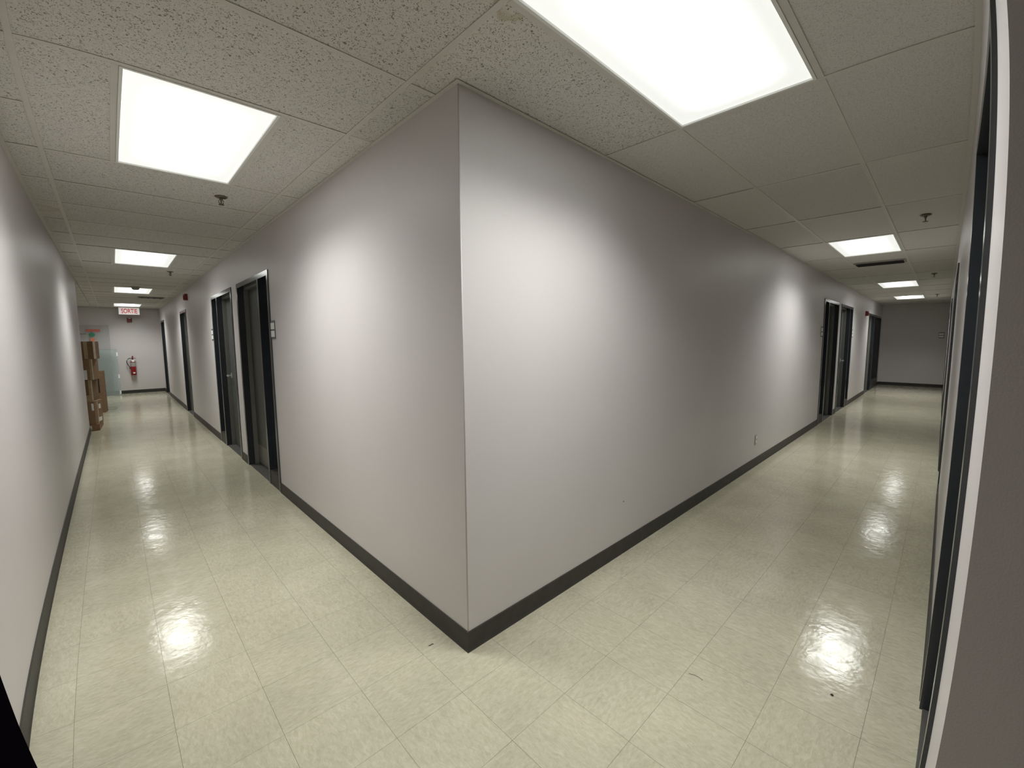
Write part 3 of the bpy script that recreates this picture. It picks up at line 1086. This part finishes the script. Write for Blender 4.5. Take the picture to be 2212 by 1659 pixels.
boxes('dark_panel', [(-0.084, -0.06, -0.004, -0.0005, 0.44, 0.83)], M['dark'], tb)  # thin near-black panel laid on the carton front
tag(tb, 'tall narrow cardboard carton standing on the floor behind the stack', 'box')
bm = bmesh.new()
tube(bm, [(-1.29 + 0.11 * math.cos(a), 11.75 + 0.30 * math.sin(a), 0.004 + 0.01 * (1 + math.sin(3 * a))) for a in [k * 2 * math.pi / 28 for k in range(28)]], 0.003, 6, close=True)
tag(link('wire_loop', mesh_from('wire_loop', bm, M['bronze'])), 'thin loop of wire on the floor beside the tall carton', 'wire')


# ------------------------------------------------------------------ glass sheets leaning on the end wall
def sheet(x0, x1, h, ybase, ytop, mat, label, name='glass_sheet'):
    """foot at ybase on the floor, top resting at ytop"""
    ang = math.atan2(ytop - ybase, h)
    r = empty(name, (x0, ybase, 0.0))
    r.rotation_euler = (-ang, 0, 0)
    ln = h / math.cos(ang)
    w = x1 - x0
    boxes('pane', [(0.003, w - 0.003, 0.0, 0.006, 0.004, ln - 0.003)], mat, r)
    boxes('polished_edge', [(0, w, 0.0, 0.006, ln - 0.003, ln), (w - 0.003, w, 0.0, 0.006, 0.004, ln - 0.003), (0, 0.003, 0.0, 0.006, 0.004, ln - 0.003)], M['edge'], r)
    return tag(r, label, 'glass sheet', 'glass sheets leaning on the end wall')


s1 = sheet(-1.875, -1.20, 2.035, LL - 0.13, LL - 0.022, M['glassA'], 'tall clear sheet with red and green stickers leaning on the end wall')
boxes('red_banner', [(0.18, 0.485, -0.003, -0.0006, 1.855, 1.925)], M['redtape'], s1)
bm = bmesh.new()
lathe(bm, [(0.062, 0.0), (0.062, 0.0024)], 24, Matrix.Translation((0.305, -0.0006, 1.768)) @ Matrix.Rotation(math.pi / 2, 4, 'X'))
link('round_sticker', mesh_from('round_sticker', bm, M['green']), s1)
bm = bmesh.new()
lathe(bm, [(0.06, 0.0), (0.06, 0.0024)], 5, Matrix.Translation((0.305, -0.0006, 1.63)) @ Matrix.Rotation(math.pi / 2, 4, 'X') @ Matrix.Rotation(math.pi / 2, 4, 'Z'))
link('arrow_sticker', mesh_from('arrow_sticker', bm, M['orange']), s1)
boxes('tape_line', [(0.012, 0.18, -0.002, -0.0006, 1.785, 1.795)], M['black'], s1)
s2 = sheet(-1.60, -1.065, 1.335, LL - 0.33, LL - 0.15, M['glassB'], 'shorter green-tinted sheet leaning in front, beside the extinguisher')
for z in (0.03, 0.5, 1.15):
    boxes('edge_protector', [(0.515, 0.545, -0.004, 0.010, z, z + 0.11)], M['paper'], s2)

# ------------------------------------------------------------------ unidentified black thing by the left wall, its form made up
bm = bmesh.new()
rings = []
prof = [(0.0, 0.0), (0.075, 0.0), (0.098, 0.06), (0.094, 0.16), (0.083, 0.27), (0.071, 0.40), (0.060, 0.52), (0.050, 0.62), (0.036, 0.70), (0.016, 0.73), (0.0, 0.73)]
for k in range(15):
    t = k / 14.0
    y = -0.62 + 0.92 * t
    s = 1.0 - 0.25 * max(0, abs(t - 0.5) * 2 - 0.85) / 0.15
    rings.append([bm.verts.new((WL + 0.014 + v * s * (1 + 0.03 * math.sin(9 * t + 5 * z)), y, z * (0.99 + 0.01 * math.sin(6 * t)))) for v, z in prof])
for a, c in zip(rings, rings[1:]):
    for i in range(len(prof)):
        j = (i + 1) % len(prof)
        bm.faces.new([a[i], a[j], c[j], c[i]])
bm.faces.new(list(reversed(rings[0])))
bm.faces.new(rings[-1])
bmesh.ops.recalc_face_normals(bm, faces=bm.faces)
unknown_thing = link('unknown_black_thing', mesh_from('unknown_black_thing', bm, M['cloth'], smooth=True))
for y0 in (-0.40, 0.02):  # straps and zip are invented detail of the unidentified thing
    bm = bmesh.new()
    tube(bm, [(WL + 0.04, y0 - 0.07, 0.70), (WL + 0.045, y0 - 0.06, 0.78), (WL + 0.05, y0, 0.82), (WL + 0.045, y0 + 0.06, 0.78), (WL + 0.04, y0 + 0.07, 0.70)], 0.009, 8)
    link('carry_strap', mesh_from('carry_strap', bm, M['cloth'], smooth=True), unknown_thing)
boxes('zip_seam', [(WL + 0.030, WL + 0.036, -0.56, 0.24, 0.716, 0.732)], M['black'], unknown_thing)
tag(unknown_thing, 'unidentified black cloth thing of made-up shape, cut off by the lower left corner of the photo', 'unknown_thing')

# ------------------------------------------------------------------ litter
bm = bmesh.new()
tube(bm, [(0.012, 0.0, 0.0015), (0.004, 0.004, 0.003), (-0.006, 0.002, 0.002), (-0.012, 0.006, 0.0015)], 0.0014, 6)
sc_ = link('dark_scrap', mesh_from('dark_scrap', bm, M['black']), None, (-0.107, 0.156, 0))
tag(sc_, 'tiny dark scrap lying on the floor left of the corner', 'litter')

bm = bmesh.new()
tube(bm, [(0.0, -0.03, 0.001), (0.006, -0.012, 0.0015), (0.004, 0.008, 0.0015), (-0.004, 0.03, 0.001)], 0.0007, 5)
tag(link('hair_strand', mesh_from('hair_strand', bm, M['black']), None, (0.614, -0.829, 0.0)), 'thin dark hair curled on the floor of the right corridor', 'litter')
bm = bmesh.new()
lathe(bm, [(0.003, 0.0), (0.006, 0.002), (0.004, 0.005)], 7)
tag(link('dark_crumb', mesh_from('dark_crumb', bm, M['black']), None, (0.911, -1.276, 0.0)), 'tiny dark crumb on the floor below the near right-corridor light reflection', 'litter')
bm = bmesh.new()
lathe(bm, [(0.0045, 0.0), (0.004, 0.0012)], 10, Matrix.Rotation(math.pi / 2, 4, 'X'))  # raised black disc stands for the dark of a nail hole
tag(link('nail_hole_disc', mesh_from('nail_hole_disc', bm, M['black']), None, (1.359, 0.0, 0.367)), 'small black disc standing for a nail hole on the right-hand face of the corner', 'nail hole')
